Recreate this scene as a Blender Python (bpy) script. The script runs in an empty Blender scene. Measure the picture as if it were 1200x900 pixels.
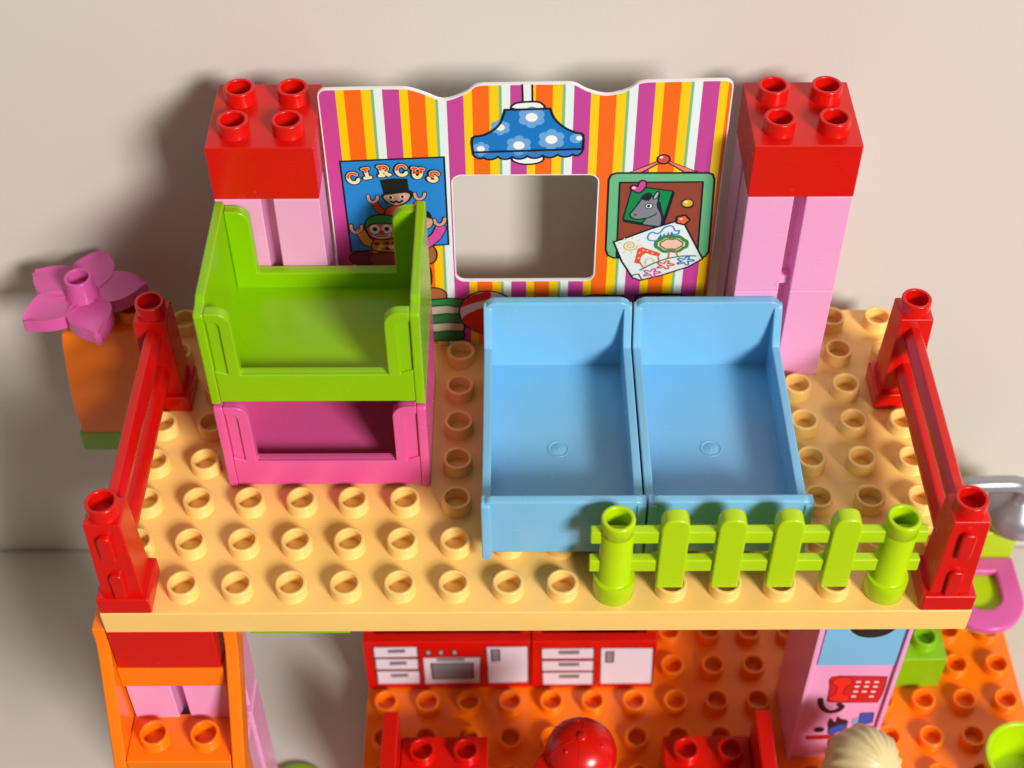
import bpy, bmesh, math, random
from mathutils import Vector, Matrix
random.seed(7)
S = 0.001                       # everything below is written in millimetres
sc = bpy.context.scene
COL = sc.collection

# ------------------------------------------------------------------ camera
cam_data = bpy.data.cameras.new("camera")
cam = bpy.data.objects.new("camera", cam_data); COL.objects.link(cam)
cam_data.sensor_width = 36.0
cam_data.lens = 52.014
cam_data.clip_start = 0.01
cam_data.clip_end = 50.0
cam.matrix_world = Matrix([[0.999991, 0.004111, 0.001196, 0.113867], [-0.002163, 0.72609, -0.687596, -0.257018], [-0.003695, 0.687587, 0.726092, 0.360456], [0.0, 0.0, 0.0, 1.0]])
cam_data.dof.use_dof = True
cam_data.dof.focus_distance = 0.452
cam_data.dof.aperture_fstop = 11.0
sc.camera = cam
sc.view_settings.view_transform = 'Standard'
sc.view_settings.look = 'None'
sc.view_settings.gamma = 1.0
sc.view_settings.exposure = 0.0
sc.view_settings.use_curve_mapping = False
sc.cycles.use_denoising = True
sc.cycles.max_bounces = 8
sc.cycles.diffuse_bounces = 3

# ------------------------------------------------------------------ light: room ambience + one window-sized lamp to the front right
world = bpy.data.worlds.new("World"); sc.world = world
world.use_nodes = True
bg = world.node_tree.nodes["Background"]
bg.inputs[0].default_value = (1.0, 0.87, 0.71, 1)
bg.inputs[1].default_value = 0.165
ld = bpy.data.lights.new("window_light", 'AREA')
ld.shape = 'RECTANGLE'; ld.size = 0.56; ld.size_y = 0.50
ld.energy = 68.0
ld.color = (1.0, 0.955, 0.905)
lamp = bpy.data.objects.new("window_light", ld); COL.objects.link(lamp)
ldir = Vector((0.67, -1.0, 0.69)).normalized()
target = Vector((0.12, 0.06, 0.0))
lamp.location = target + ldir * 2.4
lamp.rotation_euler = ldir.to_track_quat('Z', 'Y').to_euler()

# ------------------------------------------------------------------ materials
def lin(h):
    h = h.lstrip('#')
    out = []
    for i in (0, 2, 4):
        c = int(h[i:i+2], 16) / 255.0
        out.append(c / 12.92 if c <= 0.04045 else ((c + 0.055) / 1.055) ** 2.4)
    return tuple(out) + (1.0,)

MATS = {}
def plastic(name, hexcol, rough=0.25, sss=0.05, wear=0.025, metallic=0.0):
    """moulded ABS: base colour with faint blotches, fine scratches in the gloss and a barely uneven skin"""
    if name in MATS: return MATS[name]
    m = bpy.data.materials.new(name); m.use_nodes = True
    nt = m.node_tree; N = nt.nodes; L = nt.links
    b = N["Principled BSDF"]
    tc = N.new('ShaderNodeTexCoord')
    n1 = N.new('ShaderNodeTexNoise'); n1.inputs['Scale'].default_value = 45; n1.inputs['Detail'].default_value = 4
    L.new(tc.outputs['Object'], n1.inputs['Vector'])
    hsv = N.new('ShaderNodeHueSaturation'); hsv.inputs['Color'].default_value = lin(hexcol)
    mr = N.new('ShaderNodeMapRange')
    mr.inputs['To Min'].default_value = 1 - wear; mr.inputs['To Max'].default_value = 1 + wear
    mr.inputs['From Min'].default_value = 0.3; mr.inputs['From Max'].default_value = 0.7
    L.new(n1.outputs['Fac'], mr.inputs['Value']); L.new(mr.outputs[0], hsv.inputs['Value'])
    mp3 = N.new('ShaderNodeMapping'); mp3.inputs['Scale'].default_value = (30, 420, 420); mp3.inputs['Rotation'].default_value = (0.3, 0.5, 0.9)
    L.new(tc.outputs['Object'], mp3.inputs['Vector'])
    n3 = N.new('ShaderNodeTexNoise'); n3.inputs['Scale'].default_value = 1.0; n3.inputs['Detail'].default_value = 2
    L.new(mp3.outputs[0], n3.inputs['Vector'])
    sc3 = N.new('ShaderNodeMapRange'); sc3.inputs['From Min'].default_value = 0.70; sc3.inputs['From Max'].default_value = 0.76
    L.new(n3.outputs['Fac'], sc3.inputs['Value'])
    n4 = N.new('ShaderNodeTexNoise'); n4.inputs['Scale'].default_value = 520; n4.inputs['Detail'].default_value = 1
    L.new(tc.outputs['Object'], n4.inputs['Vector'])
    du = N.new('ShaderNodeMapRange'); du.inputs['From Min'].default_value = 0.765; du.inputs['From Max'].default_value = 0.82
    du.inputs['To Max'].default_value = 0.22
    L.new(n4.outputs['Fac'], du.inputs['Value'])
    mk = N.new('ShaderNodeMix'); mk.data_type = 'RGBA'
    L.new(du.outputs[0], mk.inputs['Factor']); L.new(hsv.outputs[0], mk.inputs['A']); mk.inputs['B'].default_value = (0.22, 0.17, 0.13, 1)
    L.new(mk.outputs['Result'], b.inputs['Base Color'])
    n2 = N.new('ShaderNodeTexNoise'); n2.inputs['Scale'].default_value = 120; n2.inputs['Detail'].default_value = 2
    mp = N.new('ShaderNodeMapping'); mp.inputs['Scale'].default_value = (1.0, 0.35, 0.8); mp.inputs['Rotation'].default_value = (0.4, 0.2, 0.7)
    L.new(tc.outputs['Object'], mp.inputs['Vector']); L.new(mp.outputs[0], n2.inputs['Vector'])
    mr2 = N.new('ShaderNodeMapRange'); mr2.inputs['To Min'].default_value = rough - 0.03; mr2.inputs['To Max'].default_value = rough + 0.05
    L.new(n2.outputs['Fac'], mr2.inputs['Value'])
    ad = N.new('ShaderNodeMath'); ad.operation = 'MULTIPLY_ADD'; L.new(sc3.outputs[0], ad.inputs[0]); ad.inputs[1].default_value = 0.10; L.new(mr2.outputs[0], ad.inputs[2])
    L.new(ad.outputs[0], b.inputs['Roughness'])
    b.inputs['IOR'].default_value = 1.5
    b.inputs['Metallic'].default_value = metallic
    if sss:
        b.inputs['Subsurface Weight'].default_value = sss
        b.inputs['Subsurface Radius'].default_value = (1.0, 0.6, 0.4)
        b.inputs['Subsurface Scale'].default_value = 0.0025
    MATS[name] = m
    return m

def ink(hexcol):
    k = 'ink_' + hexcol
    if k in MATS: return MATS[k]
    m = bpy.data.materials.new(k); m.use_nodes = True
    nt = m.node_tree; b = nt.nodes["Principled BSDF"]
    tc = nt.nodes.new('ShaderNodeTexCoord'); n = nt.nodes.new('ShaderNodeTexNoise'); n.inputs['Scale'].default_value = 900
    nt.links.new(tc.outputs['Object'], n.inputs['Vector'])
    mx = nt.nodes.new('ShaderNodeMapRange'); mx.inputs['To Min'].default_value = 0.95; mx.inputs['To Max'].default_value = 1.05
    nt.links.new(n.outputs['Fac'], mx.inputs['Value'])
    h = nt.nodes.new('ShaderNodeHueSaturation'); h.inputs['Color'].default_value = lin(hexcol)
    nt.links.new(mx.outputs[0], h.inputs['Value']); nt.links.new(h.outputs[0], b.inputs['Base Color'])
    b.inputs['Roughness'].default_value = 0.42
    MATS[k] = m
    return m

YEL = plastic('yellow_plastic', '#FFD07A', sss=0.10)
RED = plastic('red_plastic', '#D5100A')
PINK = plastic('pale_pink_plastic', '#F2A6D4')
LIME = plastic('lime_plastic', '#8AC200')
LIMEF = plastic('yellow_lime_plastic', '#B4D804')
HOT = plastic('hot_pink_plastic', '#E25A9C')
BLUE = plastic('light_blue_plastic', '#7CBFE8')
ORA = plastic('orange_plastic', '#FF7F0E', sss=0.02)
MAG = plastic('magenta_plastic', '#D85CA6')
GREEN = plastic('green_plastic', '#86C010')
GREY = plastic('silver_plastic', '#A2A4AA', rough=0.33, sss=0, metallic=0.6)
HAIR = plastic('blond_plastic', '#E0CE98', rough=0.42)
SKIN = plastic('skin_plastic', '#E8B48A')
NAVY = plastic('navy_plastic', '#2B4FA0')
WHITE = plastic('white_card', '#F2F0F0', rough=0.35, sss=0)

# ------------------------------------------------------------------ mesh helpers
def finish(bm, name, mat, parent=None, loc=None, wn=True, smooth=50):
    bmesh.ops.recalc_face_normals(bm, faces=bm.faces[:])
    for f in bm.faces: f.smooth = True
    lim = math.radians(smooth)
    for e in bm.edges:
        if len(e.link_faces) == 2 and e.calc_face_angle(0) > lim: e.smooth = False
    for v in bm.verts: v.co *= S
    me = bpy.data.meshes.new(name); bm.to_mesh(me); bm.free()
    for m in (mat if isinstance(mat, (list, tuple)) else [mat]): me.materials.append(m)
    o = bpy.data.objects.new(name, me); COL.objects.link(o)
    if parent: o.parent = parent
    if loc: o.location = Vector(loc) * S
    if wn:
        w = o.modifiers.new('weighted_normal', 'WEIGHTED_NORMAL'); w.keep_sharp = True
    return o

def bevel(bm, r, seg=2, geom=None):
    if r > 0:
        es = geom if geom is not None else [e for e in bm.edges if len(e.link_faces) == 2 and e.calc_face_angle(0) > 0.5]
        bmesh.ops.bevel(bm, geom=es, offset=r, segments=seg, affect='EDGES', profile=0.5, clamp_overlap=True)

def add_box(bm, a, b, r=0.0, seg=2):
    t = bmesh.new()
    bmesh.ops.create_cube(t, size=1)
    for v in t.verts:
        v.co = Vector([a[i] + (v.co[i] + 0.5) * (b[i] - a[i]) for i in range(3)])
    bevel(t, r, seg)
    merge(bm, t)

def merge(bm, t, mat_index=None):
    me = bpy.data.meshes.new('tmp'); t.to_mesh(me); t.free()
    n = len(bm.faces)
    bm.from_mesh(me); bpy.data.meshes.remove(me)
    if mat_index is not None:
        bm.faces.ensure_lookup_table()
        for f in bm.faces[n:]: f.material_index = mat_index

AX = {'x': lambda p, d: (d, p[0], p[1]), 'y': lambda p, d: (p[0], d, p[1]), 'z': lambda p, d: (p[0], p[1], d)}
def add_prism(bm, pts, axis, a, b, r=0.0, seg=2, holes=()):
    """polygon swept along an axis; holes are cut through it"""
    t = bmesh.new(); f = AX[axis]
    if not holes:
        lo = [t.verts.new(f(p, a)) for p in pts]
        t.faces.new(lo)
        g = bmesh.ops.extrude_face_region(t, geom=t.faces[:])
        for v in [v for v in g['geom'] if isinstance(v, bmesh.types.BMVert)]:
            v.co += Vector(f((0, 0), b - a)) - Vector(f((0, 0), 0))
    else:
        es = []
        for ring in [pts] + list(holes):
            vs = [t.verts.new(f(p, a)) for p in ring]
            es += [t.edges.new((vs[i], vs[(i + 1) % len(vs)])) for i in range(len(vs))]
        bmesh.ops.triangle_fill(t, use_beauty=True, edges=es)
        g = bmesh.ops.extrude_face_region(t, geom=t.faces[:])
        for v in [v for v in g['geom'] if isinstance(v, bmesh.types.BMVert)]:
            v.co += Vector(f((0, 0), b - a)) - Vector(f((0, 0), 0))
    bmesh.ops.recalc_face_normals(t, faces=t.faces[:])
    if r > 0:
        bevel(t, r, seg, [e for e in t.edges if len(e.link_faces) == 2 and e.calc_face_angle(0) > 0.45])
    merge(bm, t)

def add_lathe(bm, prof, n=32, c=(0, 0, 0)):
    rings = []
    for (r, z) in prof:
        if r < 1e-6: rings.append([bm.verts.new((c[0], c[1], c[2] + z))])
        else: rings.append([bm.verts.new((c[0] + r * math.cos(2 * math.pi * k / n), c[1] + r * math.sin(2 * math.pi * k / n), c[2] + z)) for k in range(n)])
    for A, B in zip(rings, rings[1:]):
        for k in range(n):
            k2 = (k + 1) % n
            q = [A[k % len(A)], A[k2 % len(A)], B[k2 % len(B)], B[k % len(B)]]
            u = []
            for v in q:
                if v not in u: u.append(v)
            if len(u) > 2:
                try: bm.faces.new(u)
                except ValueError: pass

def add_tube(bm, pts, rads, n=14, cap=True):
    P = [Vector(p) for p in pts]
    rings = []
    up = Vector((0, 0, 1))
    for i, p in enumerate(P):
        t = (P[min(i + 1, len(P) - 1)] - P[max(i - 1, 0)]).normalized()
        a = t.cross(up)
        if a.length < 1e-3: a = t.cross(Vector((0, 1, 0)))
        a.normalize(); b = t.cross(a)
        r = rads[i] if isinstance(rads, (list, tuple)) else rads
        rings.append([bm.verts.new(p + a * (r * math.cos(2 * math.pi * k / n)) + b * (r * math.sin(2 * math.pi * k / n))) for k in range(n)])
    for A, B in zip(rings, rings[1:]):
        for k in range(n): bm.faces.new((A[k], A[(k + 1) % n], B[(k + 1) % n], B[k]))
    if cap:
        bm.faces.new(rings[0]); bm.faces.new(rings[-1])

def add_ball(bm, c, r, seg=24):
    t = bmesh.new(); bmesh.ops.create_uvsphere(t, u_segments=seg, v_segments=seg // 2, radius=1)
    rr = r if isinstance(r, (list, tuple)) else (r, r, r)
    for v in t.verts: v.co = Vector((c[0] + v.co.x * rr[0], c[1] + v.co.y * rr[1], c[2] + v.co.z * rr[2]))
    merge(bm, t)

def arc(cx, cy, r, a0, a1, n=6):
    return [(cx + r * math.cos(math.radians(a0 + (a1 - a0) * i / n)), cy + r * math.sin(math.radians(a0 + (a1 - a0) * i / n))) for i in range(n + 1)]

def rrect(x0, y0, x1, y1, r, n=6):
    return arc(x1 - r, y1 - r, r, 0, 90, n) + arc(x0 + r, y1 - r, r, 90, 180, n) + arc(x0 + r, y0 + r, r, 180, 270, n) + arc(x1 - r, y0 + r, r, 270, 360, n)

def new(): return bmesh.new()

def tag(o, label, cat, group=None):
    o['label'] = label; o['category'] = cat
    if group: o['group'] = group
    return o

def thing(name, label, cat, loc, group=None):
    o = bpy.data.objects.new(name, None); COL.objects.link(o)
    o.empty_display_size = 0.01
    o.location = Vector(loc) * S
    return tag(o, label, cat, group)

def struct(o):
    o['kind'] = 'structure'; return o

def copy_tree(o, parent=None, loc=None):
    c = o.copy(); COL.objects.link(c)
    if parent: c.parent = parent
    if loc is not None: c.location = Vector(loc) * S
    for ch in list(o.children): copy_tree(ch, c)
    return c

STUD = {}
def stud(parent, mat, loc, name='stud'):
    """hollow toy-brick knob; the mesh is shared by every knob of one colour"""
    k = mat.name
    if k not in STUD:
        bm = new()
        add_lathe(bm, [(4.85, -0.3), (4.72, 0.0), (4.68, 4.15), (4.6, 4.38), (4.4, 4.52), (4.2, 4.55), (3.85, 4.55), (3.65, 4.48), (3.55, 4.3), (3.5, 4.0), (3.45, -0.1), (0, -0.1)], 36)
        o = finish(bm, name, mat, parent, loc, wn=False, smooth=60)
        STUD[k] = o.data
        return o
    o = bpy.data.objects.new(name, STUD[k]); COL.objects.link(o); o.parent = parent
    o.location = Vector(loc) * S
    return o

# ------------------------------------------------------------------ flat print: polygons stacked a few hundredths of a millimetre apart
class Print:
    def __init__(self, y, step=0.004):
        self.bm = new(); self.y = y; self.k = 0; self.step = step; self.mats = []
    def mi(self, c):
        m = c if not isinstance(c, str) else ink(c)
        if m not in self.mats: self.mats.append(m)
        return self.mats.index(m)
    def fill(self, pts, c, line=None, w=0.35):
        self.k += 1; y = self.y - self.k * self.step
        q = []
        for p in pts:
            if not q or (abs(p[0] - q[-1][0]) + abs(p[1] - q[-1][1])) > 1e-4: q.append(p)
        t = new(); f = t.faces.new([t.verts.new((p[0], y, p[1])) for p in q])
        f.normal_update()
        if f.normal.y > 0: f.normal_flip()
        bmesh.ops.triangulate(t, faces=[f])
        self.mrg(t, c)
        if line: self.stroke(pts, line, w, True)
    def mrg(self, t, c):
        merge(self.bm, t, self.mi(c))
    def stroke(self, pts, c, w, closed=False):
        if c == INK and w < 1: w *= 1.25
        self.k += 1; y = self.y - self.k * self.step
        P = [Vector((p[0], p[1])) for p in pts]; n = len(P)
        if closed and (P[0] - P[-1]).length < 1e-4: P = P[:-1]; n -= 1
        t = new(); Ls = []; Rs = []
        for i in range(n):
            a = P[i - 1] if (i > 0 or closed) else P[i]
            b = P[(i + 1) % n] if (i < n - 1 or closed) else P[i]
            d1 = (P[i] - a); d2 = (b - P[i])
            d1 = d1.normalized() if d1.length > 1e-6 else d2.normalized()
            d2 = d2.normalized() if d2.length > 1e-6 else d1
            d = d1 + d2
            d = d.normalized() if d.length > 1e-3 else d1
            nr = Vector((-d.y, d.x)); s = max(0.45, abs(nr.dot(Vector((-d1.y, d1.x)))))
            Ls.append(t.verts.new((P[i].x + nr.x * w / 2 / s, y, P[i].y + nr.y * w / 2 / s)))
            Rs.append(t.verts.new((P[i].x - nr.x * w / 2 / s, y, P[i].y - nr.y * w / 2 / s)))
        for i in range(n if closed else n - 1):
            j = (i + 1) % n
            f = t.faces.new((Ls[i], Ls[j], Rs[j], Rs[i])); f.normal_update()
            if f.normal.y > 0: f.normal_flip()
        self.mrg(t, c)
        if not closed and w > 0.5:
            for e in (P[0], P[-1]): self.disc(e.x, e.y, w / 2, w / 2, c)
    def disc(self, x, z, rx, rz, c, line=None, w=0.3, a0=0, a1=360, rot=0, bump=True):
        if not bump: self.k -= 1
        n = 20; pts = []
        ca, sa = math.cos(math.radians(rot)), math.sin(math.radians(rot))
        for i in range(n + (0 if a1 - a0 >= 360 else 1)):
            a = math.radians(a0 + (a1 - a0) * i / n)
            px, pz = rx * math.cos(a), rz * math.sin(a)
            pts.append((x + px * ca - pz * sa, z + px * sa + pz * ca))
        self.fill(pts, c, line, w)
    def done(self, name, parent):
        bm = self.bm
        for v in bm.verts: v.co *= S
        me = bpy.data.meshes.new(name); bm.to_mesh(me); bm.free()
        for m in self.mats: me.materials.append(m)
        o = bpy.data.objects.new(name, me); COL.objects.link(o)
        o.parent = parent
        return o

def smooth(pts, closed=False, n=5):
    """Catmull-Rom through the points"""
    P = [Vector((p[0], p[1])) for p in pts]; m = len(P); out = []
    for i in range(m if closed else m - 1):
        p0 = P[(i - 1) % m] if (closed or i > 0) else P[0]
        p1 = P[i]; p2 = P[(i + 1) % m]
        p3 = P[(i + 2) % m] if (closed or i + 2 < m) else P[-1]
        for k in range(n):
            t = k / n
            q = 0.5 * ((2 * p1) + (p2 - p0) * t + (2 * p0 - 5 * p1 + 4 * p2 - p3) * t * t + (3 * p1 - p0 - 3 * p2 + p3) * t ** 3)
            out.append((q.x, q.y))
    if not closed: out.append((P[-1].x, P[-1].y))
    return out

INK = '#15151F'
G = 16.0
DECK_Z = 0.0
FLOOR_Z = -144.0
TABLE_Z = -158.0

# ------------------------------------------------------------------ the setting: a white table against a white wall
def paper(name, hexcol):
    m = bpy.data.materials.new(name); m.use_nodes = True
    nt = m.node_tree; N = nt.nodes; L = nt.links; b = N["Principled BSDF"]
    tc = N.new('ShaderNodeTexCoord')
    n1 = N.new('ShaderNodeTexNoise'); n1.inputs['Scale'].default_value = 5; n1.inputs['Detail'].default_value = 5
    L.new(tc.outputs['Object'], n1.inputs['Vector'])
    mr = N.new('ShaderNodeMapRange'); mr.inputs['To Min'].default_value = 0.965; mr.inputs['To Max'].default_value = 1.035
    L.new(n1.outputs['Fac'], mr.inputs['Value'])
    h = N.new('ShaderNodeHueSaturation'); h.inputs['Color'].default_value = lin(hexcol)
    L.new(mr.outputs[0], h.inputs['Value']); L.new(h.outputs[0], b.inputs['Base Color'])
    n2 = N.new('ShaderNodeTexNoise'); n2.inputs['Scale'].default_value = 700; n2.inputs['Detail'].default_value = 6
    L.new(tc.outputs['Object'], n2.inputs['Vector'])
    bp = N.new('ShaderNodeBump'); bp.inputs['Strength'].default_value = 0.12; bp.inputs['Distance'].default_value = 0.0004
    L.new(n2.outputs['Fac'], bp.inputs['Height']); L.new(bp.outputs[0], b.inputs['Normal'])
    b.inputs['Roughness'].default_value = 0.5
    return m
WALLM = paper('off_white_wall', '#D6D1CA')
TABM = paper('off_white_tabletop', '#CFCAC3')
WALL_Y = 136.0
bm = new(); add_box(bm, (-1500, WALL_Y, -900), (1700, WALL_Y + 40, 1300), 0)
struct(finish(bm, 'wall', WALLM, wn=False))
bm = new(); add_box(bm, (-700, -24, TABLE_Z - 25), (950, WALL_Y - 0.6, TABLE_Z), 1.5)
struct(finish(bm, 'tabletop', TABM, wn=False))

# ------------------------------------------------------------------ building plates
def building_plate(name, label, cols, rows, x0, y0, ztop, mat, skip=()):
    t = thing(name, label, 'building plate', (x0 + cols * 8, y0 + rows * 8, ztop - 9.6))
    ox, oy, oz = x0 + cols * 8, y0 + rows * 8, ztop - 9.6
    bm = new(); add_box(bm, (x0 + .15 - ox, y0 + .15 - oy, 0), (x0 + cols * G - .15 - ox, y0 + rows * G - .15 - oy, 9.6), 0.45, 3)
    finish(bm, 'plate', mat, t)
    for r in range(rows):
        for c in range(cols):
            if (c, r) in skip: continue
            stud(t, mat, (x0 + 8 + c * G - ox, y0 + 8 + r * G - oy, 9.6))
    return t
hid = {(c, r) for c in (2, 3, 12, 13) for r in (6, 7)} | {(0, 0), (0, 5), (15, 0), (15, 5), (9, 0), (14, 0)}
building_plate('upper_floor_plate', 'wide pale yellow studded plate that forms the upper floor', 16, 8, -8, -8, DECK_Z, YEL, hid)
hid2 = {(c, r) for c in (10, 11) for r in (2, 3)} | {(c, r) for c in range(7) for r in range(4, 8)} | {(c, r) for c in (12, 13) for r in (4, 5)} | {(c, r) for c in (1, 2, 7, 8) for r in (0, 1)}
building_plate('lower_floor_plate', 'orange studded plate that forms the lower floor under the yellow one', 16, 8, 56, -8, FLOOR_Z, ORA, hid2)

# ------------------------------------------------------------------ pink pillars with red bricks on top
def pillar_mesh(h):
    bm = new()
    a, g, d = 15.8, 1.8, 6.0
    pts = []
    for k in range(4):
        q = [(a, -a), (a, -g), (a - d, -g), (a - d, g), (a, g)]
        ca, sa = round(math.cos(k * math.pi / 2)), round(math.sin(k * math.pi / 2))
        pts += [(x * ca - y * sa, x * sa + y * ca) for x, y in q]
    add_prism(bm, pts, 'z', 0.04, h - 0.04, 0.5, 3)
    add_box(bm, (-13.0, -13.0, 1.0), (13.0, 13.0, 4.0), 0)
    return bm
p0 = finish(pillar_mesh(38.4), 'pillar_brick', PINK, None, (40, 104, 0))
tag(p0, 'pale pink grooved pillar brick standing behind the stacked beds, lower one of its column', 'pillar brick', 'pale pink grooved pillar bricks')
for loc, lab in (((40, 104, 38.4), 'pale pink grooved pillar brick right under the red brick beside the circus poster'),
                 ((200, 104, 0), 'pale pink grooved pillar brick standing on the yellow plate behind the right blue bed'),
                 ((200, 104, 38.4), 'pale pink grooved pillar brick right under the red brick at the pinboard end')):
    o = p0.copy(); COL.objects.link(o); o.location = Vector(loc) * S; o['label'] = lab

def brick(name, label, mat, nx, ny, h, x0, y0, z0, group=None, studs=True, skip=(), cat='toy brick'):
    cx, cy = x0 + nx * 8, y0 + ny * 8
    t = thing(name, label, cat, (cx, cy, z0), group)
    bm = new(); add_box(bm, (-nx * 8 + .15, -ny * 8 + .15, 0), (nx * 8 - .15, ny * 8 - .15, h - .02), 0.4, 3)
    finish(bm, 'body', mat, t)
    if studs:
        for i in range(nx):
            for j in range(ny):
                if (i, j) in skip: continue
                stud(t, mat, (-nx * 8 + 8 + i * G, -ny * 8 + 8 + j * G, h))
    return t
brick('red_brick', 'glossy red two by two brick topping the pink pillar left of the striped card', RED, 2, 2, 19.2, 24, 88, 76.8, 'red bricks on the pink pillars')
brick('red_brick', 'glossy red two by two brick topping the pink pillar right of the striped card', RED, 2, 2, 19.2, 184, 88, 76.8, 'red bricks on the pink pillars')

# ------------------------------------------------------------------ striped card between the pillars
def stripe_mat():
    m = bpy.data.materials.new('striped_print'); m.use_nodes = True
    nt = m.node_tree; N = nt.nodes; L = nt.links; b = N["Principled BSDF"]
    tc = N.new('ShaderNodeTexCoord'); sx = N.new('ShaderNodeSeparateXYZ'); L.new(tc.outputs['Object'], sx.inputs[0])
    sub = N.new('ShaderNodeMath'); sub.operation = 'SUBTRACT'; L.new(sx.outputs[0], sub.inputs[0]); sub.inputs[1].default_value = -60.9 * S
    dv = N.new('ShaderNodeMath'); dv.operation = 'DIVIDE'; L.new(sub.outputs[0], dv.inputs[0]); dv.inputs[1].default_value = 18.75 * S
    fr = N.new('ShaderNodeMath'); fr.operation = 'FRACT'; L.new(dv.outputs[0], fr.inputs[0])
    cr = N.new('ShaderNodeValToRGB'); cr.color_ramp.interpolation = 'CONSTANT'
    stops = [(0.0, '#C8459A'), (0.262, '#FFCF06'), (0.40, '#FA6A12'), (0.665, '#FFCF06'), (0.818, '#7FBF86'), (0.864, '#EAF4F6')]
    els = cr.color_ramp.elements
    els[0].position, els[0].color = 0.0, lin(stops[0][1])
    els[1].position, els[1].color = stops[1][0], lin(stops[1][1])
    for p, c in stops[2:]:
        e = els.new(p); e.color = lin(c)
    L.new(fr.outputs[0], cr.inputs[0]); L.new(cr.outputs[0], b.inputs['Base Color'])
    n = N.new('ShaderNodeTexNoise'); n.inputs['Scale'].default_value = 300; L.new(tc.outputs['Object'], n.inputs['Vector'])
    mr = N.new('ShaderNodeMapRange'); mr.inputs['To Min'].default_value = 0.34; mr.inputs['To Max'].default_value = 0.5
    L.new(n.outputs['Fac'], mr.inputs['Value']); L.new(mr.outputs[0], b.inputs['Roughness'])
    return m
card = thing('backdrop_card', 'thin wall card printed with bright stripes, circus poster, lamp and pinboard', 'backdrop card', (117.8, 103.2, 0))
CX, CY = 117.8, 103.2
right_x, left_x = 178.4, 56.6
top = arc(59.1, 103.6, 2.5, 180, 90, 5) + smooth([(62, 106.2), (80, 106.4), (84, 106.0), (88, 104.5), (93.6, 102.2), (99.5, 104.4), (102.8, 107.0), (105.5, 107.6)], n=4)[1:] + \
      smooth([(129, 107.9), (132.0, 107.6), (136.0, 105.3), (141.5, 103.8), (147.4, 105.4), (150.6, 107.8), (153.4, 108.4)], n=4) + [(172, 108.8)] + arc(175.9, 106.3, 2.5, 90, 0, 5)
outline = [(x - CX, z) for x, z in top] + [(right_x - CX, 0.2), (left_x - CX, 0.2)]
hole = [(x - CX, z) for x, z in rrect(95.2, 30.2, 140.2, 74.0, 2.8)]
bm = new(); add_prism(bm, outline, 'y', -0.55, 0.55, 0, holes=(hole,))
finish(bm, 'panel', WHITE, card, wn=False)
def inset(poly, d):
    n = len(poly); out = []
    A = sum(poly[i][0] * poly[(i + 1) % n][1] - poly[(i + 1) % n][0] * poly[i][1] for i in range(n))
    s = 1 if A > 0 else -1
    for i in range(n):
        a, b, c = Vector(poly[i - 1]), Vector(poly[i]), Vector(poly[(i + 1) % n])
        d1, d2 = (b - a), (c - b)
        d1 = d1.normalized() if d1.length > 1e-5 else d2.normalized()
        d2 = d2.normalized() if d2.length > 1e-5 else d1
        t = (d1 + d2).normalized(); nn = Vector((-t.y, t.x)) * s
        k = max(0.6, nn.dot(Vector((-d1.y, d1.x)) * s))
        out.append((b.x + nn.x * d / k, b.y + nn.y * d / k))
    return out
t = new(); es = []
for ring in (inset(outline, 0.38), inset(hole, -0.38)):
    vs = [t.verts.new((x, -0.57, z)) for x, z in ring]
    es += [t.edges.new((vs[i], vs[(i + 1) % len(vs)])) for i in range(len(vs))]
bmesh.ops.triangle_fill(t, use_beauty=True, edges=es)
for f in t.faces:
    f.normal_update()
    if f.normal.y > 0: f.normal_flip()
for v in t.verts: v.co *= S
me = bpy.data.meshes.new('stripe_print'); t.to_mesh(me); t.free(); me.materials.append(stripe_mat())
o = bpy.data.objects.new('stripe_print', me); COL.objects.link(o); o.parent = card

def rel(pts): return [(x - CX, z) for x, z in pts]
YP = -0.58
# --- circus poster
pr = Print(YP)
pr.fill(rel([(61.1, 79.7), (92.9, 81.2), (93.1, 46.1), (61.6, 43)]), '#2488DA', INK, 0.5)
H = '#D9A58C'
# top-hatted figure
pr.stroke(rel([(74.9, 57.6), (71.7, 60.7), (70.4, 63.4)]), INK, 2.7); pr.stroke(rel([(74.9, 57.6), (71.7, 60.7), (70.4, 63.4)]), '#D8452A', 2.1)
pr.stroke(rel([(79, 57.6), (82.7, 60.7), (84.3, 63.6)]), INK, 2.7); pr.stroke(rel([(79, 57.6), (82.7, 60.7), (84.3, 63.6)]), '#D8452A', 2.1)
for c in ([(68.7, 66.3), (68.9, 64.5), (70, 63.7), (71.3, 64.5), (71.6, 65.9)], [(83.3, 67.1), (83.6, 65.5), (84.7, 64.8), (86, 65.7), (86.4, 67.1)]):
    s = smooth(rel(c), n=4); pr.stroke(s, INK, 1.5); pr.stroke(s, H, 0.9)
pr.fill(smooth(rel([(74.1, 61.2), (77.3, 62.5), (80.3, 61.6), (80.4, 57.6), (73.8, 57.2)]), True), '#D8452A', INK)
pr.fill(smooth(rel([(73.1, 66.9), (77.6, 68), (82.4, 68), (82.4, 65.5), (80.2, 63.1), (77.3, 62.2), (74.7, 63.1), (73.2, 64.9)]), True), '#1C1A1C')
pr.fill(smooth(rel([(73.7, 66.3), (77.6, 67.5), (81.5, 67.1), (81.1, 64.8), (79.4, 63.3), (77.3, 62.6), (75.3, 63.3), (74, 64.7)]), True), H)
pr.fill(rel([(72.8, 72.5), (77.1, 73.2), (81.3, 73), (81.6, 68.5), (82.5, 68.3), (82.5, 67.8), (77.6, 67.1), (72.9, 66.3), (72.9, 66.8), (73.6, 67.1)]), '#1C1A1C')
for c in ([(75.7, 65.6)], [(79.4, 65.9)]): pr.disc(c[0][0] - CX, c[0][1], 0.75, 0.65, '#FFFFFF'); pr.disc(c[0][0] - CX, c[0][1], 0.5, 0.6, INK)
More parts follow.
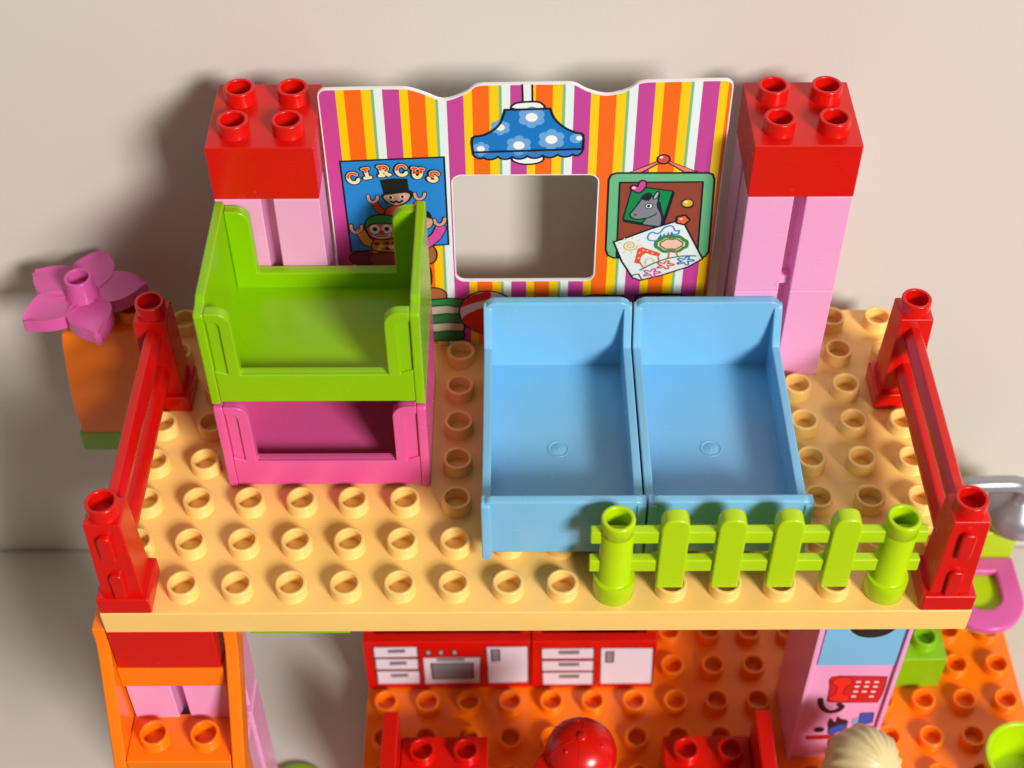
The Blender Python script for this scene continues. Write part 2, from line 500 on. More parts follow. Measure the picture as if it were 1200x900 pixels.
pr.stroke(smooth(rel([(75.7, 64), (76.5, 63.6), (77.4, 64.1), (78.2, 63.6), (79.3, 64.3)])), INK, 0.6)
pr.disc(rel([(77.5, 65)])[0][0], [(77.5, 65)][0][1], 0.6, 0.5, '#E58F7A')
# green-haired clown
pr.stroke(rel([(70.6, 45.8), (66.9, 47.6), (65.2, 51.8)]), INK, 3.6); pr.stroke(rel([(70.6, 45.8), (66.9, 47.6), (65.2, 51.8)]), '#E0A520', 2.9)
c = smooth(rel([(62.4, 54.3), (62.6, 52.3), (63.9, 51.3), (65.4, 52.4), (65.8, 54.1)]), n=4); pr.stroke(c, INK, 1.6); pr.stroke(c, H, 1.0)
pr.fill(smooth(rel([(68.8, 43.9), (69.3, 48.4), (71.7, 49.1), (75, 48.7), (77.1, 47.6), (77.2, 43.3)]), True), '#C98A3A', INK)
for c, d in zip([(70, 46.7), (71.5, 45.6), (73.2, 46.9), (74.5, 45.2), (75.6, 47), (70.6, 44.5), (73.4, 44.5)], ('#7A2A20', '#F0D060', '#7A2A20', '#F3E6D0', '#7A2A20', '#F0D060', '#7A2A20')): pr.disc(c[0] - CX, c[1], 0.9, 0.7, d)
pr.fill(smooth(rel([(67.5, 54), (72.2, 56.3), (76.9, 55.8), (77.1, 52.2), (75.4, 49), (71.7, 48.4), (68.5, 49.5), (67.4, 51.8)]), True), '#C07358', INK)
pr.fill(smooth(rel([(66.9, 53.3), (67.4, 56.3), (69.8, 58.3), (72.9, 58.7), (76.2, 57.8), (77, 55.6), (74.8, 55.1), (71.7, 55.4), (68.8, 54.8)]), True), '#2E9A4A', INK)
for c in ([(69.9, 52.8)], [(73.7, 52.9)]): pr.disc(c[0][0] - CX, c[0][1], 1.7, 1.9, '#F4EFE8'); pr.disc(c[0][0] - CX, c[0][1], 0.75, 0.85, INK)
pr.fill(smooth(rel([(69, 50.6), (71.8, 50), (74.6, 50.9), (74.3, 49.6), (71.7, 48.9), (69.5, 49.5)]), True), '#F4EFE8'); pr.fill(smooth(rel([(69.6, 50.4), (71.8, 49.8), (74.2, 50.6), (73.7, 49.8), (71.7, 49.4), (69.9, 49.7)]), True), '#B02A20')
pr.disc(rel([(71.9, 51.7)])[0][0], [(71.9, 51.7)][0][1], 0.9, 0.8, '#D2483A')
# third figure, mostly hidden
pr.stroke(rel([(86.1, 46.4), (89.4, 49.8), (90.9, 53.2)]), INK, 3.8); pr.stroke(rel([(86.1, 46.4), (89.4, 49.8), (90.9, 53.2)]), '#D850A8', 3.1)
c = smooth(rel([(89, 56.6), (89.3, 55.3), (90.5, 54.5), (91.9, 55.5), (92.3, 57.1)]), n=4); pr.stroke(c, INK, 1.6); pr.stroke(c, H, 1.0)
pr.disc(rel([(85.2, 55.7)])[0][0], [(85.2, 55.7)][0][1], 3.4, 3.2, H, INK)
pr.fill(smooth(rel([(83.2, 57.6), (84.7, 59.8), (87.1, 60.2), (88.2, 58.2), (87.8, 57.1), (86.6, 57.5)]), True), '#1C1A1C')
# lettering: outline strokes first, then cream, then the red upper part
def letter(strokes, top_cut):
    for s in strokes: pr.stroke(s, INK, 1.85)
    for s in strokes: pr.stroke(s, '#F7E6B8', 1.15)
    for s in strokes:
        q = [p for p in s if p[1] > top_cut]
        if len(q) > 1: pr.stroke(q, '#E2502E', 0.8)
def dense(pts, n=6):
    out = []
    for a, b in zip(pts, pts[1:]): out += [(a[0] + (b[0] - a[0]) * i / n, a[1] + (b[1] - a[1]) * i / n) for i in range(n)]
    return out + [pts[-1]]
def put(px, pz, rot, shapes):
    ca, sa = math.cos(math.radians(rot)), math.sin(math.radians(rot))
    letter([dense([(px + x * ca - z * sa, pz + x * sa + z * ca) for x, z in s], 3) for s in shapes], pz + 0.1)
Cc = [smooth([(1.35, 1.0), (0.7, 1.75), (-0.5, 1.8), (-1.35, 0.7), (-1.3, -0.8), (-0.4, -1.75), (0.8, -1.7), (1.5, -0.9)], n=4)]
Ii = [[(0, 1.7), (0, -1.7)], [(-0.85, 1.75), (0.85, 1.75)], [(-0.85, -1.75), (0.85, -1.75)]]
Rr_ = [[(-0.8, 1.7), (-0.8, -1.7)], smooth([(-1.4, 1.75), (0.5, 1.7), (1.25, 0.9), (0.5, 0.05), (-0.7, 0.0)], n=4), [(0.2, 0), (1.25, -1.7), (1.7, -1.6)], [(-1.4, -1.75), (-0.2, -1.75)]]
Uu = [smooth([(-1.1, 1.7), (-1.1, -0.5), (-0.5, -1.6), (0.5, -1.6), (1.1, -0.5), (1.1, 1.7)], n=4), [(-1.7, 1.75), (-0.5, 1.75)], [(0.6, 1.75), (1.7, 1.75)]]
Ss = [smooth([(1.25, 1.2), (0.4, 1.8), (-0.8, 1.5), (-0.9, 0.5), (0.5, -0.1), (1.1, -0.9), (0.4, -1.75), (-0.8, -1.7), (-1.4, -0.9)], n=4)]
for (px, pz), rot, sh in zip([(64.6, 73.5), (68.9, 75.4), (74.2, 76.4), (79.7, 76.6), (84.6, 75.6), (89.5, 74.3)], (14, 10, 5, 0, -7, -12), (Cc, Ii, Rr_, Cc, Uu, Ss)):
    put(px - CX, pz, rot, sh)
pr.done('circus_poster', card)
# --- toys drawn along the floor line
pr = Print(YP)
pr.disc(rel([(65.3, 40.2)])[0][0], [(65.3, 40.2)][0][1], 4.6, 3.2, '#6B2A1E', INK)
pr.disc(rel([(73.1, 39.7)])[0][0], [(73.1, 39.7)][0][1], 6, 3.4, '#8A4A2C', INK)
pr.disc(rel([(86.6, 41.9)])[0][0], [(86.6, 41.9)][0][1], 2.6, 4.2, '#A8663C', INK, 0.45)
pr.disc(rel([(82.6, 32.4)])[0][0], [(82.6, 32.4)][0][1], 4.5, 9, '#8A4A2C', INK, 0.45)
pr.disc(rel([(87.6, 23.6)])[0][0], [(87.6, 23.6)][0][1], 4.2, 3.6, '#A8663C', INK, 0.45)
pr.done('bear_print', card)
pr = Print(YP - .05)
rows = [(86.4, 21.7), (97.3, 21.9)] + [(86.2, 18.6), (96.7, 18)] + [(86.7, 14.6), (96.3, 14.9)] + [(86.8, 10.6), (96.5, 10.8)] + [(87, 6.5), (96.4, 7)] + [(87, 2.4), (96, 2.8)]
for i in range(5):
    a, b = rows[2 * i], rows[2 * i + 1]; c, d = rows[2 * i + 2], rows[2 * i + 3]
    pr.fill(rel([(a[0] - 0.6, a[1]), ((a[0] + b[0]) / 2, a[1] + 0.7), (b[0] + 0.4, b[1]), (b[0] + 0.9, (b[1] + d[1]) / 2), (d[0] + 0.4, d[1]), (c[0] - 0.6, c[1])]), ('#1E8A4C', '#B9B79C', '#1E7A40', '#B9B79C', '#1E7A40')[i], INK, 0.5)
pr.done('bin_print', card)
pr = Print(YP - .12)
bx, bz = [(105.2, 15.8)][0]
pr.disc(bx - CX, bz, 9.6, 9.9, '#E8E2E2', INK, 0.45)
pr.fill(smooth(rel([(bx - 9.0, bz + 2.5), (bx - 6.0, bz + 7.2), (bx - 1.0, bz + 9.4), (bx + 1.2, bz + 9.2), (bx + 0.4, bz + 6.2), (bx - 4.5, bz + 4.5)]), True), '#D6241C')
pr.fill(smooth(rel([(bx - 8.8, bz - 3.6), (bx - 5.2, bz + 0.5), (bx, bz + 2.2), (bx + 3.0, bz - 3.0), (bx + 1.0, bz - 9.2), (bx - 4.0, bz - 8.6)]), True), '#D6241C')
pr.done('ball_print', card)
pr = Print(YP)
for q in ([(136.6, 21.7), (137.2, 23), (140.8, 23.7), (150.3, 23.4), (151.3, 21.8)], [(154.5, 21.6), (154.8, 23.4), (157.8, 24.1), (169.6, 23.8), (170.3, 21.7)]):
    pr.fill(rel(q + [(q[-1][0], q[-1][1] - 14), (q[0][0], q[0][1] - 14)]), '#9C2A62', INK, 0.5)
q = [(160.8, 22.3), (163.3, 23.3), (169.7, 23.5), (170.4, 20.4), (160.9, 19.8)]
pr.fill(rel(q), '#C8B8C0', INK, 0.4)
pr.done('toy_box_print', card)
# --- hanging lamp
pr = Print(YP)
pr.fill(rel([(116.7, 107.4), (119.5, 107.3), (119.5, 101.2), (116.9, 101.2)]), '#EDF2F4'); pr.stroke(rel([(116.7, 107.4), (116.9, 101)]), INK, 0.5); pr.stroke(rel([(119.6, 107.3), (119.7, 101)]), INK, 0.5)
pr.disc(rel([(118.4, 80.5)])[0][0], [(118.4, 80.5)][0][1], 4.9, 2.2, '#F4F6F6', INK, 0.5)
pr.fill(smooth(rel([(113.6, 99.1), (114.1, 100.5), (115.8, 101.2), (120.4, 101.5), (122.5, 100.8), (123.1, 99.1), (118.3, 98.4)]), True), '#F4F6F6', INK, 0.55)
sk = [[(101.8, 83.2)][0]]
cu = [(101.7, 82.3), (104.9, 81), (109.3, 81.3), (113.7, 81.2), (118.3, 81.5), (122.9, 81.7), (127.5, 82), (132.1, 82.1), (134.9, 83.1)]
for (p, q) in zip(cu, cu[1:]):
    sk += [(p[0] + (q[0] - p[0]) * i / 8, p[1] + (q[1] - p[1]) * i / 8 - 0.95 * math.sin(math.pi * i / 8) ** .7) for i in range(8)]
sk += [cu[-1], [(135.2, 84.1)][0]]
pr.fill(rel(sk), '#2F7FCC', INK, 0.55)
sh = rel([(101.8, 83.1), (101.7, 88.4), (104.9, 89.4), (107.9, 91.2), (110.1, 93.8), (111.1, 96.7), (111.6, 98.7)])
sh = smooth(sh, n=3) + smooth(rel([(125, 99.1), (125.8, 96.6), (127.2, 94.3), (129.8, 91.9), (132.8, 90.3), (135, 89.4), (135.1, 84.2)]), n=3)
pr.fill(sh, '#1478C8')
def daisy(x, z, r):
    for k in range(6): pr.disc(x + r * 0.62 * math.cos(k * 1.047 + .5), z + r * 0.58 * math.sin(k * 1.047 + .5), r * 0.42, r * 0.4, '#6AA8E6', bump=True)
    pr.disc(x, z, r * 0.62, r * 0.58, '#7FA8D8'); pr.disc(x, z, r * 0.45, r * 0.4, '#F2F8F8')
(d1, d2, d3) = [(119.5, 95.8), (115.7, 85.6), (125.5, 87.7)]
daisy(d1[0] - CX, d1[1] + .1, 4.0); daisy(d3[0] - CX, d3[1], 4.0); daisy(d2[0] - CX, d2[1], 3.8)
(d4, d5, d6) = [(110.2, 92.3), (104.2, 84.4), (132.9, 88.2)]
daisy(d4[0] - CX, d4[1], 2.9); daisy(d5[0] - CX, d5[1], 2.7)
pr.disc(d6[0] - CX, d6[1], 2.0, 1.8, '#6AA8E6'); pr.disc(d6[0] + .9 - CX, d6[1] + .1, 0.9, 0.9, '#F2F8F8')
pr.stroke(sh, INK, 0.6, True)
pr.done('lamp_print', card)
# --- pinboard with pony picture and child's drawing
pr = Print(YP)
for q in ([(149.5, 74.9), (159.3, 79.9), (159.9, 79.4), (153.2, 74.8)], [(170.5, 75.2), (160, 80), (160.5, 79.3), (166.5, 75)]): pr.fill(rel(q), '#F0806A', INK, 0.35)
pr.disc(rel([(159.8, 80)])[0][0], [(159.8, 80)][0][1], 1.95, 1.75, '#E04A40', INK, 0.45); pr.disc(rel([(159.1, 80.8)])[0][0], [(159.1, 80.8)][0][1], .55, .5, '#F8D8D0')
fr = [(143.4, 72.2), (144.1, 74.1), (145.8, 74.8)] + [(174, 74.7), (175.4, 74.1), (176.1, 72), (177, 42.6), (176.1, 40.5), (174.6, 39.8)] + [(146.4, 40), (144.5, 41.1), (143.7, 43.5)]
pr.fill(rel(fr), '#6DBE88', INK, 0.55)
pr.fill(rel([(146.9, 71.1), (172.6, 71.2), (173.5, 40.5), (147.3, 40.5)]), '#96432A', INK, 0.5)
pr.fill(rel([(151.1, 69.4), (164.3, 67.2), (161.6, 52.2), (148.6, 55.2)]), '#101820')
pr.fill(rel([(150.9, 69.8), (163.6, 67.6), (160.9, 53.2), (148.6, 56.2)]), '#0E8A44', INK, 0.4)
pr.fill(smooth(rel([(154.8, 54.3), (155.8, 56.6), (153.5, 56.2), (151.5, 56.8), (150.7, 58.4), (151.8, 60.3), (153.5, 63.5), (154.5, 65.6), (156.7, 66.1), (157.8, 65.1), (158.7, 67.3), (159.5, 66.1), (159.3, 63.8), (160.2, 60.2), (160.9, 57.6), (160.7, 53.6), (158.6, 53.5)]), True, 3), '#84848E', INK, 0.4)
pr.fill(smooth(rel([(153.4, 63.8), (154.2, 66), (156, 67.2), (157.2, 66.2), (156.8, 64.5), (155.4, 63.8), (154.3, 64.3)]), True, 3), '#22242E')
pr.fill(smooth(rel([(159, 63.5), (160, 63.3), (160.7, 60.2), (161.4, 57.6), (161, 55.6), (160.1, 58.9), (159, 61.2)]), True, 3), '#22242E')
pr.stroke(smooth(rel([(155.4, 63.8), (155.8, 65.3), (156.2, 64.1), (156.5, 65.6), (156.9, 64.4)])), '#22242E', .5)
pr.fill(smooth(rel([(157.6, 64.8), (158.7, 67.5), (159.3, 66.7), (158.7, 64.8)]), True, 3), '#B8B4B8', INK, .3)
e = [(156.5, 61.7)][0]; pr.disc(e[0] - CX, e[1], 1.1, 1.0, '#FFFFFF', INK, 0.25); pr.disc(e[0] - CX - .1, e[1], 0.5, 0.65, INK)
pr.stroke(rel([(152.1, 57.9), (152.4, 58.4), (152.9, 57.9)]), INK, 0.3); pr.stroke(smooth(rel([(155.8, 56.6), (158.3, 57.9), (159.1, 58.9)])), INK, 0.3)
ht = smooth(rel([(153.2, 67), (151.4, 67.7), (150.3, 68.8), (150.6, 69.9), (151.6, 70.1), (152.5, 69.6), (153, 71.3), (154.1, 72), (155.1, 71.1), (155, 69.2)]), True, 3)
pr.fill(ht, '#D0489A', INK, 0.4); pr.disc(rel([(151.4, 69)])[0][0], [(151.4, 69)][0][1], .6, .5, '#F6D8EA')
e = [(168.5, 62.8)][0]; pr.disc(e[0] - CX + .1, e[1] - .3, 2.0, 1.8, INK); pr.disc(e[0] - CX, e[1], 1.8, 1.6, '#E2B832', INK, .3); pr.disc(e[0] - CX - .5, e[1] + .5, .55, .45, '#F8F0C0')
pg = [(146.1, 46.9), (150.6, 48.9), (157.6, 52.3), (161.6, 53.9), (167.1, 56.1), (168.5, 53.7), (172, 46.4), (175.3, 39.5), (170.7, 36), (162.6, 32.5), (155.6, 30.2), (153.1, 31.3), (149.1, 38.6)]
pr.fill(rel(pg), '#E8F1F4', INK, 0.5)
pr.stroke(smooth(rel([(152.3, 32.1), (154.1, 32.9), (155.3, 32.9)])), INK, .35); pr.stroke(rel([(154.9, 32.9), (156.1, 30.5)]), INK, .35)
e = [(151.4, 45.4)][0]
sp = [(e[0] - CX + (0.25 + 0.18 * a) * math.cos(a * 1.0), e[1] + (0.25 + 0.16 * a) * math.sin(a)) for a in [i * .5 for i in range(26)]]
pr.stroke(sp, '#E2B84A', 0.5)
for k in range(9):
    a = k * .7; pr.stroke([(e[0] - CX + 2.9 * math.cos(a), e[1] + 2.6 * math.sin(a)), (e[0] - CX + 4.1 * math.cos(a), e[1] + 3.7 * math.sin(a))], '#E8D08A', 0.35)
pr.fill(rel([(153.2, 37.9), (154, 44.1), (155.5, 44.7), (161.4, 42.1), (161.1, 40.6), (158.8, 41.3), (156.7, 42.2), (155.3, 40.6), (155, 37.5)]), '#E8562A')
for c in [(154.7, 42.2), (155.8, 43.4), (157.2, 43.1), (158.8, 42.2), (154.5, 40)]: pr.disc(c[0] - CX, c[1], .3, .28, '#F8E0D0')
for q in ([(154.9, 38.4), (156.6, 35.4)], [(160.7, 40.6), (161.2, 38.9)]): pr.stroke(rel(q), '#E8562A', .5)
pr.stroke(smooth(rel([(157, 36.8), (156.9, 38.9), (157.9, 39.9), (159.2, 39.4), (159.6, 38)])), '#E2CC7A', .5)
cl = smooth(rel([(160.8, 47.5), (157.9, 47.5), (156.9, 48.7), (157.5, 50.6), (158.8, 51), (159.4, 50.4), (160.8, 50.9), (161.9, 52.8), (163.7, 53.7), (164.7, 53.2), (165.6, 51.5), (166.8, 51.7), (166.4, 50.2), (164.4, 50.1)]), False, 3); pr.stroke(cl, '#2E84CC', .5)
pr.stroke(rel([(160.2, 47.5), (161, 49.5), (161.5, 47.8), (162.1, 49.9), (162.6, 48), (163.4, 50.3), (163.9, 48.7), (164.5, 50.5), (165, 49.5)]), '#1F78D0', .8)
e = [(164.7, 46)][0]; th = [(e[0] - CX + 5.0 * math.cos(a), e[1] + 3.2 * math.sin(a) + .25 * math.sin(7 * a)) for a in [i * .1047 for i in range(60)]]
pr.fill(th, '#DCE8D4'); pr.fill([(x * .6 + .4 * (e[0] - CX), z * .55 + .45 * e[1]) for x, z in th], '#F0C8B0'); pr.stroke(th, '#3A8A40', 1.2, True); pr.stroke([(x * .72 + .28 * (e[0] - CX), z * .68 + .32 * e[1]) for x, z in th], '#A8603A', .6, True)
for q in ([(164.3, 43), (164.1, 40)], [(166.2, 43.5), (167.1, 40.9)]): pr.stroke(rel(q), '#C8703A', .5)
pr.stroke(smooth(rel([(155.2, 34.7), (159.1, 37.5), (164.2, 39.9), (169.3, 40.9), (173.1, 40.9)])), '#3A7A48', .5)
for e, c in zip([(159.1, 33.6), (163.3, 37), (169.7, 38.8)], ('#D0489A', '#E0503A', '#2E78C0')):
    st = [(e[0] - CX + (2.0 + .95 * math.cos(5 * a)) * math.cos(a), e[1] + (1.3 + .6 * math.cos(5 * a)) * math.sin(a) + .2 * math.cos(a)) for a in [i * .1571 for i in range(40)]]
    pr.stroke(st, c, .5, True)
e = [(167.5, 56.1)][0]
fl = [(e[0] - CX + (2.0 + .22 * math.cos(5 * a)) * math.cos(a), e[1] + (1.8 + .2 * math.cos(5 * a)) * math.sin(a)) for a in [i * .1257 for i in range(50)]]
pr.fill(fl, '#EC6A32', INK, .5); pr.disc(e[0] - CX - .5, e[1] + .5, .5, .4, '#F8D0B8')
pr.done('pinboard_print', card)

# ------------------------------------------------------------------ bunk beds (lime on pink)
def bunk(name, label, mat, z0):
    t = thing(name, label, 'toy bed', (56, 64, z0), 'stacked bunk beds')
    X0, Y0 = -31.7, -23.8
    # end panels, standing a little proud of the long sides
    prof = [(-24.0, 0.0), (24.0, 0.0), (24.0, 38.0), (-17.5, 38.0), (-19.0, 36.9), (-21.5, 36.6), (-23.2, 36.6), (-24.0, 35.8)]
    for s in (-1, 1):
        bm = new(); a, b = (X0, X0 + 2.9) if s < 0 else (-X0 - 2.9, -X0)
        add_prism(bm, prof, 'x', a, b, 0.6, 3)
        finish(bm, 'end_panel', mat, t)
    # long sides: U-shaped, cheeks at both ends, with a raised rim round the opening
    xi = -X0 - 2.9
    R = 4.4
    rt, lf = arc(21.5 + R, 36.7 - R, R, 90, 180, 6), arc(-21.5 - R, 36.7 - R, R, 0, 90, 6)
    u = [(-xi, 1.0), (xi, 1.0), (xi, 36.7)] + rt + [(21.5, 12.2), (-21.5, 12.2)] + lf + [(-xi, 36.7)]
    def U(side):
        bm = new()
        f0, f1, f2 = (-22.9, -20.2, -23.85) if side < 0 else (22.9, 20.2, 23.85)
        add_prism(bm, u, 'y', min(f0, f1), max(f0, f1), 0.55, 3)
        pr_, pl_ = arc(25.0 + 2.2, 33.6 - 2.2, 2.2, 180, 90, 5), arc(-25.0 - 2.2, 33.6 - 2.2, 2.2, 90, 0, 5)
        ov = [(-xi, 1.0), (xi, 1.0), (xi, 14.0), (25.0, 12.6)] + pr_ + [(xi, 33.6), (xi, 36.7)] + rt + [(21.5, 12.2), (-21.5, 12.2)] + lf + [(-xi, 36.7), (-xi, 33.6)] + pl_ + [(-25.0, 12.6), (-xi, 14.0)]
        k = .3 if side < 0 else -.3
        add_prism(bm, [(x * .9995, z + .02) for x, z in ov], 'y', min(f0 + k, f2), max(f0 + k, f2), 0.38, 3)
        return bm
    finish(U(-1), 'front_panel', mat, t); finish(U(1), 'back_panel', mat, t)
    bm = new(); add_box(bm, (X0 + 2.8, -20.6, 3.2), (-X0 - 2.8, 20.6, 6.2), 0)
    finish(bm, 'bed_base', mat, t)
    return t
bunk('bunk_bed', 'hot pink toy bunk bed standing on the yellow plate under the lime one', HOT, 0.0)
bunk('bunk_bed', 'lime green toy bunk bed stacked on top of the pink one', LIME, 38.4)

# ------------------------------------------------------------------ blue beds
def blue_bed(label, x, z0=4.56):
    t = thing('toy_bed', label, 'toy bed', (x, 48, z0), 'light blue beds side by side')
    W, D = 23.75, 39.8
    prof = [(-D - .5, 0.3), (-D + 3, 0.3), (-D + 3, 1.2), (D - 3, 1.2), (D, 0.3), (D, 29.0), (D - .6, 30.6), (D - 2.2, 30.6), (D - 3.4, 29.4), (D - 4.6, 26.5), (D - 6.6, 20.5), (D - 8.5, 17.4),
            (-D + 7.6, 17.4), (-D + 6.2, 18.4), (-D + 4.2, 25.0), (-D + 1.0, 25.4), (-D - .3, 24.6)]
    for s in (-1, 1):
        bm = new(); a, b = (-W, -W + 2.7) if s < 0 else (W - 2.7, W)
        add_prism(bm, prof, 'x', a, b, 0.45, 2)
        finish(bm, 'side_rail', BLUE, t)
    wi = W - 2.6
    bm = new()
    hb = [(-W + .2, 1.2), (W - .2, 1.2), (W - .2, 27)] + arc(W - 4.0, 28.2, 3.8, 0, 90, 5) + arc(-W + 4.0, 28.2, 3.8, 90, 180, 5) + [(-W + .2, 27)]
    add_prism(bm, hb, 'y', D - 2.9, D + .35, 0.5, 2)
    finish(bm, 'headboard', BLUE, t)
    bm = new()
    fb = [(-W + .25, 2.6), (W - .25, 2.6), (W - .25, 22.8)] + arc(W - 3.2, 23.2, 2.95, 0, 90, 5) + arc(-W + 3.2, 23.2, 2.95, 90, 180, 5) + [(-W + .25, 22.8)]
    add_prism(bm, fb, 'y', -D + .35, -D + 3.3, 0.6, 2)
    finish(bm, 'footboard', BLUE, t)
    bm = new(); add_box(bm, (-wi, -D + 3.2, 0.0), (wi, D - 2.8, 3.9), 0)
    finish(bm, 'bed_base', BLUE, t)
    bm = new(); add_lathe(bm, [(0, 3.95), (2.3, 3.95), (2.5, 3.8), (2.65, 3.7), (2.8, 3.75), (2.95, 4.0), (3.15, 4.1), (3.35, 4.0), (3.4, 3.8)], 36, (0, 0, 0)); add_lathe(bm, [(0, 4.12), (.35, 4.1), (.5, 3.9)], 14)
    finish(bm, 'moulding_mark', BLUE, t, (-0.3, 0, 0), wn=False)
    return t
blue_bed('light blue toy bed standing beside the stacked bunk beds', 128)
blue_bed('light blue toy bed standing behind the lime picket fence near the right pink pillar', 176)

# ------------------------------------------------------------------ red railings at both ends
def post(parent, y, front):
    """post > stud, pegs; FRONT is the direction (+1/-1) the free face looks along y"""
    bm = new()
    add_box(bm, (-7.8, y - 7.8, 0), (7.8, y + 7.8, 6.8), 0.7, 3)
    t = new(); bmesh.ops.create_cube(t, size=1)
    for v in t.verts:
        k = 6.0 if v.co.z < 0 else 5.2
        v.co = Vector((k * (1 if v.co.x > 0 else -1), y + k * (1 if v.co.y > 0 else -1), 6.5 if v.co.z < 0 else 38.4))
    bevel(t, 0.5, 3); merge(bm, t)
    p = finish(bm, 'post', RED, parent)
    stud(p, RED, (0, y, 38.4))
    for z0, z1 in ((6.2, 17.4), (23.6, 34.6)):
        b2 = new()
        yy = y + front * 5.0
        a = rrect(-2.0, z0, 2.0, z1, 1.5, 4)
        add_prism(b2, a, 'y', min(yy, yy + front * 2.3), max(yy, yy + front * 2.3), 0.55, 2)
        finish(b2, 'peg', RED, p)
    return p
def railing(label, x):
    t = thing('railing', label, 'railing', (x, 40, 0), 'red railings at the ends of the yellow plate')
    post(t, -40, -1); post(t, 40, 1)
    for zt in (35.3, 19.6):
        bm = new()
        sec = [(-1.3, zt), (1.3, zt), (2.7, zt - 3.2), (2.7, zt - 5.2), (1.4, zt - 8.2), (-1.4, zt - 8.2), (-2.7, zt - 5.2), (-2.7, zt - 3.2)]
        add_prism(bm, sec, 'y', -34.9, 34.9, 0.3, 2)
        finish(bm, 'rail', RED, t)
    return t
railing('glossy red two-rail railing with knobbed posts along the left end of the yellow plate', 0)
railing('glossy red two-rail railing with knobbed posts at the right end behind the fence', 240)

# ------------------------------------------------------------------ lime picket fence
fence = thing('picket_fence', 'yellow-green toy picket fence along the front edge beside the blue beds', 'fence', (183, 0, 0))
for xc in (-40.0, 40.0):
    bm = new()
    add_lathe(bm, [(0, 0.0), (5.9, 0.0), (6.1, .3), (6.15, 7.2), (5.95, 7.7), (5.2, 7.8), (4.85, 8.1), (4.75, 28.2), (4.6, 28.5), (4.6, 28.9), (4.85, 29.2), (4.9, 33.6), (4.85, 34.2), (4.5, 34.5), (3.9, 34.5), (3.6, 34.3), (3.5, 33.8), (3.45, 26.0), (0, 26.0)], 40, (xc, 0, 0))
    finish(bm, 'post', LIMEF, fence, wn=False)
for z0, z1 in ((11.4, 16.6), (24.6, 29.8)):
    bm = new(); add_box(bm, (-47.6, -1.7, z0), (47.6, 1.3, z1), 0.45, 2)
    finish(bm, 'rail', LIMEF, fence)
pk = None
for k in range(4):
    xc = -24.0 + 16 * k + 0.1
    if pk is None:
        bm = new()
        sec = [(-4.0, 4.9), (4.0, 4.9), (4.0, 31.5)] + smooth([(4.0, 33.0), (3.2, 35.2), (1.4, 36.3), (-1.4, 36.3), (-3.2, 35.2), (-4.0, 33.0)], n=3)
        add_prism(bm, sec, 'y', -2.9, 1.9, 0.6, 3)
        pk = finish(bm, 'picket', LIMEF, fence, (xc, 0, 0))
    else:
        o = pk.copy(); COL.objects.link(o); o.parent = fence; o.location = Vector((xc, 0, 0)) * S

# ------------------------------------------------------------------ flower on the orange block, far left
brick('green_plate', 'dark green plate under the orange block at the far left', GREEN, 6, 1, 9.6, -44.5, 100.4, -51.6, studs=False, cat='toy plate')
t = thing('orange_block', 'orange rounded block with the pink flower on it, behind the left railing', 'toy brick', (-24, 108.3, -42))
bm = new()
sec = smooth([(-18.6, 0.0), (-19.4, 8), (-19.0, 20), (-17.4, 36), (-16.4, 46)], n=4) + [(-15.6, 50.0), (-13.8, 51.4), (15.4, 51.4), (15.8, 50), (15.8, 0)]
add_prism(bm, sec, 'y', -7.9, 7.9, 0.7, 3)
finish(bm, 'body', ORA, t)
stud(t, ORA, (8, 0, 51.4))
fl = thing('flower_brick', 'magenta five-petal toy flower sitting on the orange block', 'toy flower', (-31.4, 108.3, 9.4))
for k in range(5):
    a = math.radians((14, 82, 150, 218, 294)[k])
    bm = new(); n = 12; rows = []
    ctr = []
    for i in range(n + 1):
        s = i / n; r = 3.0 + s * 18.6
        w = 7.5 * (math.sin(math.pi * min(1, 0.15 + 0.85 * s)) ** 0.88) if s < 1 else 0.9
        zt = 10.2 + 1.2 * math.sin(s * 2.4) - 0.3 * s * s
        ctr.append((r, w, zt))
    m = 8
    topv, botv = [], []
    for (r, w, zt) in ctr:
        tr, br = [], []
        for j in range(m + 1):
            q = -1 + 2 * j / m
            dish = 0.9 * q * q
            x, y = r, w * q
            X, Y = x * math.cos(a) - y * math.sin(a), x * math.sin(a) + y * math.cos(a)
            tr.append(bm.verts.new((X, Y, zt + dish - 0.5))); br.append(bm.verts.new((X, Y, zt - 5.0 + dish * .4)))
        topv.append(tr); botv.append(br)
    for i in range(n):
        for j in range(m):
            bm.faces.new((topv[i][j], topv[i + 1][j], topv[i + 1][j + 1], topv[i][j + 1]))
            bm.faces.new((botv[i][j], botv[i][j + 1], botv[i + 1][j + 1], botv[i + 1][j]))
        for j in (0, m):
            bm.faces.new((topv[i][j], botv[i][j], botv[i + 1][j], topv[i + 1][j]))
    for j in range(m):
        bm.faces.new((topv[0][j], topv[0][j + 1], botv[0][j + 1], botv[0][j]))
        bm.faces.new((topv[n][j], topv[n][j + 1], botv[n][j + 1], botv[n][j]))
    bmesh.ops.recalc_face_normals(bm, faces=bm.faces[:])
    finish(bm, 'petal', MAG, fl, wn=False)
bm = new(); add_lathe(bm, [(0, 0), (6.5, 0.0), (6.2, 9), (5.2, 11.5), (4.9, 13.4), (0, 13.5)], 32)
finish(bm, 'centre', MAG, fl, wn=False)
stud(fl, MAG, (0, 0, 13.6))

